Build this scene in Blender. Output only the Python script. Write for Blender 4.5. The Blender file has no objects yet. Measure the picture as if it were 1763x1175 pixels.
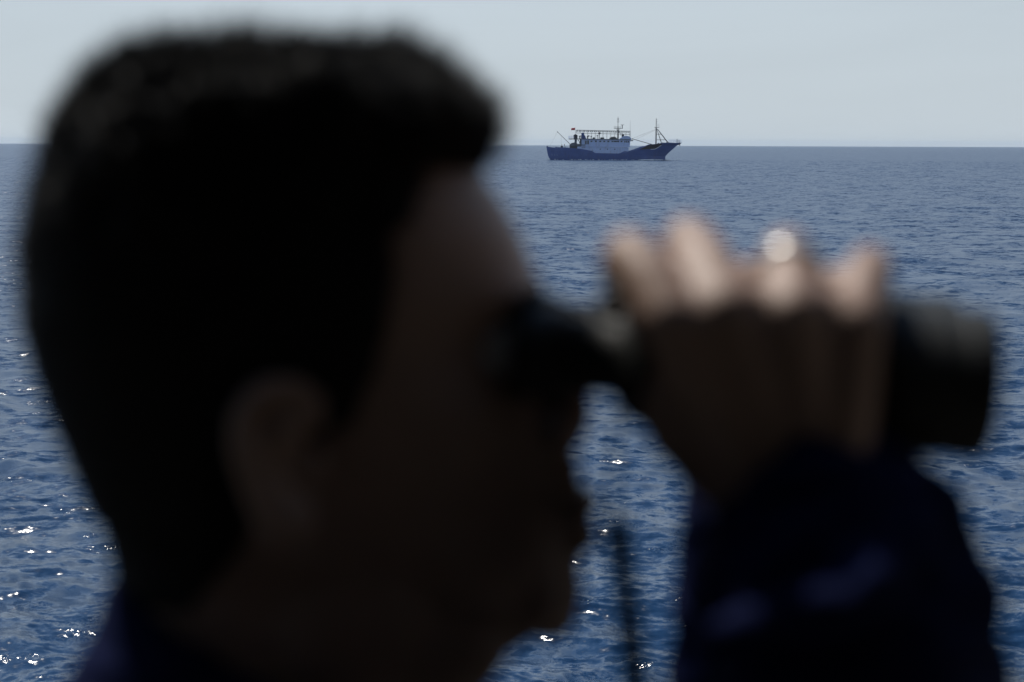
import bpy, bmesh, math, random
import numpy as np
from mathutils import Vector, Matrix, Euler, Quaternion

random.seed(7); rng = np.random.default_rng(7)
R = math.radians
sc = bpy.context.scene
col = sc.collection

# ------------------------------------------------------------------ camera
CAM_Z = 5.88
cam_d = bpy.data.cameras.new('camera'); cam = bpy.data.objects.new('camera', cam_d); col.objects.link(cam)
cam_d.lens = 70; cam_d.sensor_width = 36; cam_d.clip_start = 0.05; cam_d.clip_end = 90000
cam.location = (0, 0, CAM_Z)
PITCH = math.degrees(math.atan((587.5 - 250.5) / 1763 * 36 / 70)) + math.degrees(math.sqrt(2 * CAM_Z / 6.371e6))   # horizon dip of a round earth
cam.rotation_euler = (Matrix.Rotation(R(90 - PITCH), 3, 'X') @ Matrix.Rotation(R(0.2), 3, 'Z')).to_euler()
cam_d.dof.use_dof = True; cam_d.dof.focus_distance = 690; cam_d.dof.aperture_fstop = 5.2
sc.camera = cam
CM = Matrix.Translation(cam.location) @ cam.rotation_euler.to_matrix().to_4x4()

def pt(px, py, Y):
    """world point where the sight line of a spot in the photograph crosses the vertical plane y = Y"""
    d = CM.to_3x3() @ Vector(((px - 881.5) / 1763 * 36 / 70, -(py - 587.5) / 1763 * 36 / 70, -1))
    return cam.location + d * (Y / d.y)

# ------------------------------------------------------------------ world, sun, exposure
SUN_EL, SUN_AZ = 58.0, -42.0            # azimuth from +Y towards +X
w = bpy.data.worlds.new('World'); sc.world = w; w.use_nodes = True
nt = w.node_tree; nt.nodes.clear()
out = nt.nodes.new('ShaderNodeOutputWorld'); bg = nt.nodes.new('ShaderNodeBackground')
sky = nt.nodes.new('ShaderNodeTexSky'); sky.sky_type = 'NISHITA'; sky.sun_disc = False
sky.sun_elevation = R(SUN_EL); sky.sun_rotation = R(SUN_AZ)
sky.altitude = 0; sky.air_density = 1.0; sky.dust_density = 0.6; sky.ozone_density = 1.5
bg.inputs['Strength'].default_value = 0.068
# humid air: the blue pales to a grey white veil towards the horizon all round, with faint streaks of thin cloud
tc = nt.nodes.new('ShaderNodeTexCoord'); sx = nt.nodes.new('ShaderNodeSeparateXYZ'); nt.links.new(tc.outputs['Generated'], sx.inputs[0])
vr = nt.nodes.new('ShaderNodeValToRGB'); vr.color_ramp.interpolation = 'B_SPLINE'
for p_, v_ in ((0.0, .98), (.07, .93), (.14, .88), (.28, .62), (.50, .34), (1.0, .08)):
    e_ = vr.color_ramp.elements.new(p_) if p_ not in (0.0, 1.0) else vr.color_ramp.elements[0 if p_ == 0 else -1]
    e_.position = p_; e_.color = (v_, v_, v_, 1)
nt.links.new(sx.outputs[2], vr.inputs[0])
mx = nt.nodes.new('ShaderNodeMix'); mx.data_type = 'RGBA'; mx.inputs[7].default_value = (6.9, 7.7, 8.35, 1)
nt.links.new(vr.outputs[0], mx.inputs[0]); tint = nt.nodes.new('ShaderNodeVectorMath'); tint.operation = 'MULTIPLY'; tint.inputs[1].default_value = (.58, .98, 1.30)
nt.links.new(sky.outputs[0], tint.inputs[0]); nt.links.new(tint.outputs[0], mx.inputs[6])
mp = nt.nodes.new('ShaderNodeMapping'); mp.inputs['Scale'].default_value = (1.2, 1.2, 9); mp.inputs['Rotation'].default_value = (0, R(4), 0)
nz = nt.nodes.new('ShaderNodeTexNoise'); nz.inputs['Scale'].default_value = 2.6; nz.inputs['Detail'].default_value = 8; nz.inputs['Roughness'].default_value = .55; nz.inputs['Distortion'].default_value = .8
rp = nt.nodes.new('ShaderNodeMapRange'); rp.inputs[1].default_value = .3; rp.inputs[2].default_value = .75; rp.inputs[3].default_value = .975; rp.inputs[4].default_value = 1.035
vm_ = nt.nodes.new('ShaderNodeVectorMath'); vm_.operation = 'SCALE'
nt.links.new(tc.outputs['Generated'], mp.inputs[0]); nt.links.new(mp.outputs[0], nz.inputs['Vector']); nt.links.new(nz.outputs[0], rp.inputs[0])
nt.links.new(mx.outputs[2], vm_.inputs[0]); nt.links.new(rp.outputs[0], vm_.inputs['Scale']); nt.links.new(vm_.outputs[0], bg.inputs[0]); nt.links.new(bg.outputs[0], out.inputs[0])

sd = bpy.data.lights.new('sun', 'SUN'); sun = bpy.data.objects.new('sun', sd); col.objects.link(sun)
sd.energy = 4.1; sd.angle = R(.53); sd.color = (1, .95, .87)
SD = Vector((math.sin(R(SUN_AZ)) * math.cos(R(SUN_EL)), math.cos(R(SUN_AZ)) * math.cos(R(SUN_EL)), math.sin(R(SUN_EL))))
sun.rotation_euler = SD.to_track_quat('Z', 'Y').to_euler(); sun.location = (0, 0, 30)

vs = sc.view_settings; vs.view_transform = 'Standard'; vs.look = 'None'; vs.gamma = 1; vs.use_curve_mapping = False
vs.exposure = 0.25
HAZE = 5.5e-5; CHOP = 0.12
sc.cycles.use_denoising = True
sc.cycles.max_bounces = 6; sc.cycles.diffuse_bounces = 3; sc.cycles.glossy_bounces = 3
sc.cycles.sample_clamp_indirect = 4; sc.cycles.sample_clamp_direct = 0
sc.cycles.caustics_reflective = False; sc.cycles.caustics_refractive = False

# ------------------------------------------------------------------ materials
def mat(name, base, rough=.6, metal=0, spec=.5, var=.15, nscale=8, bump=0, bscale=40, dirt=None, dscale=3, dfac=.4, sss=0):
    m = bpy.data.materials.new(name); m.use_nodes = True; t = m.node_tree; b = t.nodes['Principled BSDF']
    b.inputs['Roughness'].default_value = rough; b.inputs['Metallic'].default_value = metal
    b.inputs['Specular IOR Level'].default_value = spec
    tcn = t.nodes.new('ShaderNodeTexCoord')
    n = t.nodes.new('ShaderNodeTexNoise'); n.inputs['Scale'].default_value = nscale; n.inputs['Detail'].default_value = 6
    t.links.new(tcn.outputs['Object'], n.inputs['Vector'])
    r = t.nodes.new('ShaderNodeMapRange'); r.inputs[1].default_value = .3; r.inputs[2].default_value = .7
    r.inputs[3].default_value = 1 - var; r.inputs[4].default_value = 1 + var
    t.links.new(n.outputs[0], r.inputs[0])
    vm = t.nodes.new('ShaderNodeVectorMath'); vm.operation = 'SCALE'; vm.inputs[0].default_value = base[:3]
    t.links.new(r.outputs[0], vm.inputs['Scale'])
    outc = vm.outputs[0]
    if dirt:
        n2 = t.nodes.new('ShaderNodeTexNoise'); n2.inputs['Scale'].default_value = dscale; n2.inputs['Detail'].default_value = 8; n2.inputs['Roughness'].default_value = .7
        mpp = t.nodes.new('ShaderNodeMapping'); mpp.inputs['Scale'].default_value = (1.6, 1.6, .35)
        t.links.new(tcn.outputs['Object'], mpp.inputs[0]); t.links.new(mpp.outputs[0], n2.inputs['Vector'])
        r2 = t.nodes.new('ShaderNodeMapRange'); r2.inputs[1].default_value = .52; r2.inputs[2].default_value = .72; r2.inputs[3].default_value = 0; r2.inputs[4].default_value = dfac
        t.links.new(n2.outputs[0], r2.inputs[0])
        mm = t.nodes.new('ShaderNodeMix'); mm.data_type = 'RGBA'; mm.inputs[7].default_value = (*dirt[:3], 1)
        t.links.new(r2.outputs[0], mm.inputs[0]); t.links.new(outc, mm.inputs[6]); outc = mm.outputs[2]
    t.links.new(outc, b.inputs['Base Color'])
    if bump:
        nb = t.nodes.new('ShaderNodeTexNoise'); nb.inputs['Scale'].default_value = bscale; nb.inputs['Detail'].default_value = 4
        t.links.new(tcn.outputs['Object'], nb.inputs['Vector'])
        bb = t.nodes.new('ShaderNodeBump'); bb.inputs['Distance'].default_value = bump
        t.links.new(nb.outputs[0], bb.inputs['Height']); t.links.new(bb.outputs[0], b.inputs['Normal'])
    if sss:
        b.inputs['Subsurface Weight'].default_value = sss; b.inputs['Subsurface Radius'].default_value = (1, .35, .2); b.inputs['Subsurface Scale'].default_value = .004
    return m

M = dict(
    skin=mat('skin', (.29, .185, .135), .5, var=.1, nscale=60, bump=.0004, bscale=900),
    hair=mat('hair', (.014, .0135, .013), .75, spec=.12, var=.3, nscale=200),
    shirt=mat('navy_cloth', (.007, .010, .038), .9, spec=.03, var=.15, nscale=30, bump=.0006, bscale=1200),
    trousers=mat('dark_trousers', (.015, .017, .03), .85, spec=.2),
    shoe=mat('black_leather', (.012, .012, .012), .4),
    rubber=mat('binocular_rubber', (.009, .010, .009), .55, spec=.3, var=.2, nscale=90, bump=.0003, bscale=1500),
    lens=mat('coated_glass', (.01, .012, .02), .03, spec=.8),
    strap=mat('strap_webbing', (.012, .012, .013), .8, var=.2, nscale=300),
    steel=mat('polished_metal', (.50, .49, .47), .33, metal=1, var=.05),
    dull=mat('worn_metal', (.14, .14, .14), .45, metal=1),
    eye=mat('eye_white', (.6, .58, .55), .2), iris=mat('dark_iris', (.02, .012, .008), .15),
    deck=mat('deck_paint', (.14, .14, .13), .7, var=.3, nscale=4, dirt=(.05, .04, .03)),
    bulk=mat('dark_bulkhead_paint', (.20, .185, .168), .65, var=.2, nscale=3, dirt=(.05, .035, .025)),
    hull=mat('blue_hull_paint', (.05, .09, .27), .45, var=.12, nscale=.5, dirt=(.10, .06, .05), dscale=.8, dfac=.35),
    white=mat('white_ship_paint', (.42, .51, .72), .5, var=.06, nscale=.7, dirt=(.3, .2, .14), dscale=.9, dfac=.4),
    grey=mat('grey_ship_paint', (.09, .1, .12), .55, var=.15, nscale=1.5, dirt=(.12, .07, .05), dscale=1.2),
    dark=mat('dark_ship_steel', (.03, .033, .038), .55, var=.2, nscale=2, dirt=(.1, .05, .03), dscale=2),
    brown=mat('rusty_bulwark_paint', (.05, .045, .05), .7, var=.2, nscale=1, dirt=(.14, .07, .04), dscale=1.1, dfac=.6),
    stripe=mat('white_stripe_paint', (.8, .8, .8), .5, var=.05),
    letter=mat('faded_letter_paint', (.14, .19, .33), .6, var=.3, nscale=6),
    glass=mat('wheelhouse_glass', (.01, .015, .03), .08, spec=.6),
    flag=mat('red_flag_cloth', (.42, .02, .03), .8, var=.05),
    foam=mat('sea_foam', (.8, .82, .84), .8, var=.05),
)

# ------------------------------------------------------------------ helpers
def link(name, me, m=None, parent=None, smooth=False):
    o = bpy.data.objects.new(name, me); col.objects.link(o)
    if m: me.materials.append(m)
    if parent: o.parent = parent
    if smooth:
        me.polygons.foreach_set('use_smooth', [True] * len(me.polygons))
    return o

def obj(name, bm, m, parent=None, smooth=False, recalc=True):
    if recalc: bmesh.ops.recalc_face_normals(bm, faces=bm.faces[:])
    me = bpy.data.meshes.new(name); bm.normal_update(); bm.to_mesh(me); bm.free()
    return link(name, me, m, parent, smooth)

def tag(o, label=None, cat=None, group=None, kind=None):
    for k, v in (('label', label), ('category', cat), ('group', group), ('kind', kind)):
        if v: o[k] = v
    return o

def empty(name, loc=(0, 0, 0)):
    o = bpy.data.objects.new(name, None); col.objects.link(o); o.location = loc; o.empty_display_size = .1
    return o

def frame_for(d):
    d = d.normalized(); up = Vector((0, 0, 1)) if abs(d.z) < .95 else Vector((0, 1, 0))
    u = d.cross(up).normalized(); v = u.cross(d).normalized()
    return u, v

def tube(bm, pts, rad, seg=8, cap=True):
    """one tube along points, rad a number or a list"""
    pts = [Vector(p) for p in pts]
    if not isinstance(rad, (list, tuple)): rad = [rad] * len(pts)
    rings = []; u = None
    for i, p in enumerate(pts):
        d = (pts[min(i + 1, len(pts) - 1)] - pts[max(i - 1, 0)])
        if u is None: u, v = frame_for(d)
        else:
            dn = d.normalized(); u = (u - dn * u.dot(dn)).normalized(); v = u.cross(dn)
        rings.append([bm.verts.new(p + (u * math.cos(a) + v * math.sin(a)) * rad[i]) for a in [2 * math.pi * k / seg for k in range(seg)]])
    for a, b in zip(rings, rings[1:]):
        for k in range(seg):
            bm.faces.new((a[k], a[(k + 1) % seg], b[(k + 1) % seg], b[k]))
    if cap:
        bm.faces.new(rings[0][::-1]); bm.faces.new(rings[-1])
    return bm

def box(bm, lo, hi, bevel=0):
    r = bmesh.ops.create_cube(bm, size=1)
    lo, hi = Vector(lo), Vector(hi); c = (lo + hi) / 2; s = hi - lo
    for v in r['verts']: v.co = Vector((v.co.x * s.x, v.co.y * s.y, v.co.z * s.z)) + c
    if bevel:
        es = {e for v in r['verts'] for e in v.link_edges}
        bmesh.ops.bevel(bm, geom=list(es), offset=bevel, segments=2, affect='EDGES')
    return bm

def ball(bm, c, r, sub=2):
    """r a number or three half-axes"""
    if not hasattr(r, '__len__'): r = (r, r, r)
    res = bmesh.ops.create_icosphere(bm, subdivisions=sub, radius=1)
    for v in res['verts']: v.co = Vector((v.co.x * r[0], v.co.y * r[1], v.co.z * r[2])) + Vector(c)

def capsule(bm, p0, r0, p1, r1):
    p0, p1 = Vector(p0), Vector(p1)
    ball(bm, p0, r0); ball(bm, p1, r1); tube(bm, [p0, p1], [r0, r1], 16)

def chain(bm, pts, rads):
    for i in range(len(pts) - 1): capsule(bm, pts[i], rads[i], pts[i + 1], rads[i + 1])

def blend_mesh(bm, voxel, smooth_it):
    """fuse overlapping shapes into ONE continuous surface"""
    bmesh.ops.recalc_face_normals(bm, faces=bm.faces[:])
    me = bpy.data.meshes.new('fused'); bm.to_mesh(me); bm.free()
    o = bpy.data.objects.new('fused', me); col.objects.link(o)
    md = o.modifiers.new('r', 'REMESH'); md.mode = 'VOXEL'; md.voxel_size = voxel; md.use_smooth_shade = True
    if smooth_it:
        s = o.modifiers.new('s', 'SMOOTH'); s.iterations = smooth_it; s.factor = .5
    dg = bpy.context.evaluated_depsgraph_get(); dg.update()
    res = bpy.data.meshes.new_from_object(o.evaluated_get(dg))
    bpy.data.objects.remove(o)
    return res

def interp(table, x, c):
    xs = [t[0] for t in table]; return float(np.interp(x, xs, [t[c] for t in table]))

def loft(bm, rings, cap=True):
    vr = [[bm.verts.new(p) for p in r] for r in rings]; n = len(vr[0])
    for a, b in zip(vr, vr[1:]):
        for k in range(n): bm.faces.new((a[k], a[(k + 1) % n], b[(k + 1) % n], b[k]))
    if cap: bm.faces.new(vr[0][::-1]); bm.faces.new(vr[-1])

# ------------------------------------------------------------------ sea
NW = 150
lam = np.exp(np.linspace(np.log(.12), np.log(8), NW)) * rng.uniform(.97, 1.03, NW)
WAVES = []
for L in lam:
    spread = 42 if L > 2 else 46
    WAVES.append((L, R(255) + R(spread) * rng.normal(), .0155 * (1.4 if L < 1.6 else .75) * rng.uniform(.4, 1.6), rng.uniform(0, 2 * np.pi)))
def build_sea(a_from, a_to, na, coarse):
    h = CAM_Z; px = 36 / 70 / 1024
    r = 2.5; rs = [r]
    while r < 12000:
        geo = r * r / h * px
        if r < 17: dr = .25
        elif r < 70: dr = geo * .8
        elif r < 200: dr = .33 + (r - 70) * .004
        elif r < 700: dr = 1.3
        elif r < 1500: dr = 3
        else: dr = r * .03
        r += max(dr, .25, min(r * .012, 3)) if coarse else dr; rs.append(r)
    rs = np.array(rs); drs = np.gradient(rs)
    an = np.radians(np.linspace(a_from, a_to, na))
    Rg, A = np.meshgrid(rs, an, indexing='ij')
    X = (Rg * np.sin(A)).astype(np.float32); Y = (Rg * np.cos(A)).astype(np.float32)
    sp = np.maximum(drs, rs * (an[1] - an[0]))
    Z = np.zeros_like(X); DX = np.zeros_like(X); DY = np.zeros_like(X)
    var_un = np.zeros(len(rs))
    for L, th, s, ph0 in WAVES:
        k = 2 * np.pi / L
        amp = s / k
        att = np.clip((L / (2.0 * sp) - 1) / 1.0, 0, 1).astype(np.float32)
        var_un += (1 - att ** 2) * s * s / 2
        hi = np.nonzero(att > 0)[0]
        if not len(hi): continue
        sl = slice(0, hi[-1] + 1); at = att[sl, None]
        cx, cy = math.cos(th), math.sin(th)
        xs, ys = X[sl], Y[sl]
        ph = np.float32(k * cx) * xs + np.float32(k * cy) * ys + np.float32(ph0)
        # gusty groups: amplitude varies slowly over the surface
        g = 1 + .5 * np.sin(xs * np.float32(.9 / L * cy) + np.float32(ph0 * 3)) * np.sin(ys * np.float32(.55 / L) + np.float32(ph0 * 7))
        Z[sl] += at * g * amp * np.cos(ph)
        c = -.8 * amp * np.sin(ph) * at * g
        DX[sl] += c * cx; DY[sl] += c * cy
    fade = np.clip((rs - 2.5) / 5, .0, 1).astype(np.float32)[:, None]
    co = np.stack([X + DX * fade, Y + DY * fade, Z * fade - Rg.astype(np.float32) ** 2 / np.float32(2 * 6.371e6)], -1).reshape(-1, 3).astype(np.float32)
    nr = len(rs)
    i = np.arange(nr - 1)[:, None] * na + np.arange(na - 1)[None, :]
    f = np.stack([i, i + 1, i + na + 1, i + na], -1).reshape(-1, 4)[:, ::-1].astype(np.int32)
    me = bpy.data.meshes.new('sea')
    me.vertices.add(len(co)); me.vertices.foreach_set('co', co.ravel())
    me.loops.add(f.size); me.loops.foreach_set('vertex_index', f.ravel())
    me.polygons.add(len(f)); me.polygons.foreach_set('loop_start', np.arange(0, f.size, 4, dtype=np.int32))
    me.polygons.foreach_set('loop_total', np.full(len(f), 4, np.int32))
    me.polygons.foreach_set('use_smooth', np.ones(len(f), bool)); me.update()
    # roughness of each patch = spread of slopes of the chop too fine for the mesh there
    rough = np.sqrt(np.sqrt(2 * var_un * CHOP + .010 ** 2)).astype(np.float32)
    at_ = me.attributes.new('chop', 'FLOAT', 'POINT'); at_.data.foreach_set('value', np.repeat(rough, na))
    print('chop', rough[::200])
    print('sea rows', nr, 'quads', len(f))
    return me

ms = bpy.data.materials.new('sea_water'); ms.use_nodes = True; t = ms.node_tree; b = t.nodes['Principled BSDF']
b.inputs['Base Color'].default_value = (.007, .030, .078, 1); b.inputs['Roughness'].default_value = .07; b.inputs['IOR'].default_value = 1.333
geo = t.nodes.new('ShaderNodeNewGeometry')
# ripples finer than the mesh: a slope field added to the normal (frequency bands from 5 m down to 4 cm)
acc = geo.outputs['Normal']
at1 = t.nodes.new('ShaderNodeAttribute'); at1.attribute_name = 'chop'; mxr = t.nodes.new('ShaderNodeMath'); mxr.operation = 'MAXIMUM'; mxr.inputs[1].default_value = .09
t.links.new(at1.outputs['Fac'], mxr.inputs[0]); t.links.new(mxr.outputs[0], b.inputs['Roughness'])
for (rot, scx, scy, scl, amp, det) in ((14, .8, 1.0, .75, .9, 1), (-12, .85, 1.0, 2.3, 1.25, 1), (15, .8, 1.0, 7.0, .8, 1), (0, .8, 1.0, 22.0, .35, 1)):
    mpn = t.nodes.new('ShaderNodeMapping'); mpn.inputs['Scale'].default_value = (scx, scy, 1); mpn.inputs['Rotation'].default_value = (0, 0, R(rot)); mpn.inputs['Location'].default_value = (rot, scl, 0)
    nn = t.nodes.new('ShaderNodeTexNoise'); nn.inputs['Scale'].default_value = scl; nn.inputs['Detail'].default_value = det; nn.inputs['Distortion'].default_value = .4
    t.links.new(geo.outputs['Position'], mpn.inputs[0]); t.links.new(mpn.outputs[0], nn.inputs['Vector'])
    sb = t.nodes.new('ShaderNodeVectorMath'); sb.operation = 'SUBTRACT'; sb.inputs[1].default_value = (.5, .5, .5); t.links.new(nn.outputs['Color'], sb.inputs[0])
    ml = t.nodes.new('ShaderNodeVectorMath'); ml.operation = 'MULTIPLY'; ml.inputs[1].default_value = (amp * .8, amp, 0); t.links.new(sb.outputs[0], ml.inputs[0])
    ad = t.nodes.new('ShaderNodeVectorMath'); ad.operation = 'ADD'; t.links.new(acc, ad.inputs[0]); t.links.new(ml.outputs[0], ad.inputs[1]); acc = ad.outputs[0]
# gust marks: patches of short steep capillary ripples, mostly on wave crests, where single facets catch the sun
mk = t.nodes.new('ShaderNodeTexNoise'); mk.inputs['Scale'].default_value = 1.5; mk.inputs['Detail'].default_value = 3; mpk = t.nodes.new('ShaderNodeMapping'); mpk.inputs['Scale'].default_value = (.7, 1, 1)
t.links.new(geo.outputs['Position'], mpk.inputs[0]); t.links.new(mpk.outputs[0], mk.inputs['Vector'])
mr_ = t.nodes.new('ShaderNodeMapRange'); mr_.inputs[1].default_value = .56; mr_.inputs[2].default_value = .69; mr_.inputs[3].default_value = 0; mr_.inputs[4].default_value = 2.3; t.links.new(mk.outputs[0], mr_.inputs[0])
nk = t.nodes.new('ShaderNodeTexNoise'); nk.inputs['Scale'].default_value = 26; nk.inputs['Detail'].default_value = 2; t.links.new(geo.outputs['Position'], nk.inputs['Vector'])
sk = t.nodes.new('ShaderNodeVectorMath'); sk.operation = 'SUBTRACT'; sk.inputs[1].default_value = (.5, .5, .5); t.links.new(nk.outputs['Color'], sk.inputs[0])
sk2 = t.nodes.new('ShaderNodeVectorMath'); sk2.operation = 'MULTIPLY'; sk2.inputs[1].default_value = (1, 1, 0); t.links.new(sk.outputs[0], sk2.inputs[0])
sk3 = t.nodes.new('ShaderNodeVectorMath'); sk3.operation = 'SCALE'; t.links.new(sk2.outputs[0], sk3.inputs[0]); t.links.new(mr_.outputs[0], sk3.inputs['Scale'])
ad = t.nodes.new('ShaderNodeVectorMath'); ad.operation = 'ADD'; t.links.new(acc, ad.inputs[0]); t.links.new(sk3.outputs[0], ad.inputs[1]); acc = ad.outputs[0]
nm = t.nodes.new('ShaderNodeVectorMath'); nm.operation = 'NORMALIZE'; t.links.new(acc, nm.inputs[0])
t.links.new(nm.outputs[0], b.inputs['Normal'])
sea = link('sea', build_sea(-21, 21, 700, False), ms); tag(sea, kind='structure')
# the rest of the ocean beside and behind the view: the same waves on a coarser sheet
o = link('water', build_sea(21, 339, 420, True), ms); tag(o, kind='structure')

# ------------------------------------------------------------------ the patrol ship's side deck we stand on
FLOOR = pt(500, 95, .86).z - 1.74
def slab(name, lo, hi, m, bev=.004):
    bm = bmesh.new(); box(bm, lo, hi, bev); return tag(obj(name, bm, m), kind='structure')
slab('floor', (-4.2, -2.6, FLOOR - .12), (4.2, 1.5, FLOOR), M['deck'])
slab('wall_back', (-4.2, -2.72, FLOOR), (4.2, -2.603, FLOOR + 2.6), M['bulk'])
slab('wall_left', (-4.32, -2.6, FLOOR), (-4.203, .5, FLOOR + 2.42), M['bulk'])
slab('shade_wall_right', (.95, -2.6, FLOOR), (1.07, 1.497, FLOOR + 2.42), M['bulk'])  # unseen wall, added close in to keep sky light off the face
slab('ceiling', (-4.32, -2.6, FLOOR + 2.43), (4.32, .62, FLOOR + 2.55), M['bulk'])
slab('ship_side', (-4.3, 1.503, -1.0), (4.3, 1.6, FLOOR + .98), M['bulk'])
bm = bmesh.new(); tube(bm, [(-4.3, 1.55, FLOOR + 1.03), (4.3, 1.55, FLOOR + 1.03)], .032, 16)
rail = tag(obj('handrail', bm, M['bulk'], smooth=True), 'dark painted handrail capping the bulwark at the deck edge', 'handrail')

# ------------------------------------------------------------------ person
YH = .86
S = 3428 / YH
def hx(px): return pt(px, 587, YH).x
def hz(py): return pt(881, py, YH).z

SKULL = [  # py, back px, front px, half width mm
    (132, 430, 560, 8), (140, 350, 640, 28), (160, 265, 715, 46), (190, 200, 765, 58), (230, 155, 800, 67), (280, 125, 818, 72),
    (340, 108, 862, 75), (400, 100, 896, 77), (460, 97, 920, 77), (505, 98, 931, 77), (545, 102, 926, 76), (590, 110, 914, 75),
    (650, 128, 916, 73), (700, 148, 930, 70), (760, 180, 945, 67), (810, 215, 958, 64), (870, 262, 985, 60), (930, 330, 988, 56),
    (980, 410, 985, 50), (1030, 520, 978, 42), (1065, 620, 955, 33), (1095, 710, 900, 22), (1108, 770, 850, 10)]
def feature(py, th):
    """radial offset (mm) from facial relief; th=0 is straight ahead"""
    a = abs(math.degrees(th)); d = 0
    g = lambda c, s, x: math.exp(-((x - c) / s) ** 2)
    d += 3.0 * g(500, 28, py) * g(24, 16, a)          # brow ridge
    d -= 7.0 * g(585, 40, py) * g(26, 14, a)          # eye socket
    d += 4.0 * g(695, 55, py) * g(46, 17, a)          # cheek bone
    d -= 3.0 * g(850, 60, py) * g(55, 18, a)          # hollow cheek
    d += 2.0 * g(960, 60, py) * g(80, 25, a)          # jaw angle
    return d / 1000
def head_ring(py, n=96, off=0):
    xb, xf, hw = (interp(SKULL, py, c) for c in (1, 2, 3))
    X0, X1 = hx(xb), hx(xf); xc, a = (X0 + X1) / 2, (X1 - X0) / 2; bw = hw / 1000
    z = hz(py); pts = []
    for k in range(n):
        th = 2 * math.pi * k / n; c, s = math.cos(th), math.sin(th); e = 2 / 2.25
        x = math.copysign(abs(c) ** e, c); y = math.copysign(abs(s) ** e, s)
        r = 1 + (feature(py, th if th < math.pi else th - 2 * math.pi) + off) / max(math.hypot(a * x, bw * y), .01)
        pts.append(Vector((xc + a * x * r, YH + bw * y * (1 - .10 * x) * r, z)))
    return pts

bm = bmesh.new()
rows = list(np.linspace(132, 1108, 110)); loft(bm, [head_ring(p) for p in rows])
P = lambda px, py, dy=0.0: Vector((hx(px), YH + dy, hz(py)))
# nose, lips, chin
chain(bm, [P(908, 560), P(946, 625), P(980, 680), P(992, 714)], [.0090, .0105, .0100, .0085])
chain(bm, [P(980, 737), P(962, 752)], [.0095, .0095])
for s in (-1, 1): ball(bm, P(952, 742, s * .0125), (.010, .0075, .0075))
ball(bm, P(962, 812), (.011, .016, .012))
ball(bm, P(1003, 862), (.0095, .021, .0065)); ball(bm, P(1001, 922), (.0095, .019, .0075))
ball(bm, P(985, 893), (.010, .020, .010)); ball(bm, P(948, 1054), (.014, .020, .0135)); ball(bm, P(972, 968), (.0085, .018, .013)); ball(bm, P(962, 1018), (.0125, .020, .016))
chain(bm, [P(640, 1060), P(760, 1060)], [.035, .030])
for s in (-1, 1): ball(bm, P(690, 1085, s * .028), (.048, .028, .032), 3); ball(bm, P(600, 1040, s * .040), (.045, .024, .04), 3)
for dy_ in (-.016, 0, .016):
    chain(bm, [P(905, 1018, dy_), P(850, 1052, dy_), P(790, 1085, dy_), P(735, 1170, dy_)], [.017, .0175, .018, .020])
# ears
mirror2 = lambda p, s: p if s < 0 else Vector((p.x, 2 * YH - p.y, p.z))
for s in (-1, 1):
    ey = s * .074
    PE = lambda px, py, dy: mirror2(pt(px, py, YH - abs(dy)), s)
    arc = [(545, 730), (540, 690), (510, 667), (470, 664), (434, 684), (415, 722), (412, 768), (422, 812), (440, 852), (462, 888), (488, 908), (512, 905), (526, 880)]
    ps = []
    for i, (x_, y_) in enumerate(arc):
        back = (560 - x_) / 150
        ps.append(PE(x_, y_, ey + s * (.004 + .016 * back)))
    chain(bm, ps, [.0045, .0045, .0045, .0045, .0045, .0045, .0045, .0045, .005, .0065, .0075, .007, .005])
    chain(bm, [PE(500, 735, ey + s * .012), PE(470, 750, ey + s * .014), PE(452, 790, ey + s * .014), PE(470, 845, ey + s * .012), PE(505, 870, ey + s * .009)], [.004, .0045, .0045, .004, .004])
    for (x_, y_, a_, c_, q) in ((480, 720, .011, .012, .008), (470, 780, .013, .018, .006), (480, 850, .011, .013, .007)):
        ball(bm, PE(x_, y_, ey + s * q), (a_, .0045, c_))
    ball(bm, PE(545, 805, ey + s * .004), (.005, .006, .009))
# neck and torso core
def ring_xy(cx, cy, z, a, bw, n=40, e=2.3):
    q = 2 / e
    return [Vector((cx + a * math.copysign(abs(math.cos(t_)) ** q, math.cos(t_)), cy + bw * math.copysign(abs(math.sin(t_)) ** q, math.sin(t_)), z)) for t_ in [2 * math.pi * k / n for k in range(n)]]
NECK = [(800, 235, 640, 50), (900, 212, 700, 56), (980, 205, 740, 58), (1060, 200, 770, 59), (1150, 185, 760, 60), (1250, 160, 720, 66), (1340, 110, 690, 90)]
loft(bm, [ring_xy((hx(a_) + hx(b_)) / 2, YH, hz(p_), (hx(b_) - hx(a_)) / 2, c_ / 1000) for p_, a_, b_, c_ in NECK])
NX = (hx(110) + hx(680)) / 2
ZS = hz(1340)
TOR = [(0.0, .045, .085), (-.03, .085, .15), (-.07, .105, .185), (-.15, .12, .185), (-.28, .115, .165), (-.42, .10, .15), (-.52, .105, .165), (-.62, .11, .175)]
loft(bm, [ring_xy(NX - .005, YH, ZS + z_, a_ * .93, b_ * .93, e=2.5) for z_, a_, b_ in TOR])
# arms -------------------------------------------------------------
YB = YH - .034                      # right barrel axis
def Q(px, py, dy=0.0): return pt(px, py, YB + dy)
SH = {-1: Vector((NX - .0, YH - .185, ZS - .075)), 1: Vector((NX, YH + .185, ZS - .075))}
WR = Q(1400, 850, -.034)
EL = pt(1530, 1480, .775)
def mirror(p, s): return p if s < 0 else Vector((p.x, 2 * YH - p.y, p.z))
ELL = Vector((WR.x + .015, YH + .24, WR.z - .235))
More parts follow.
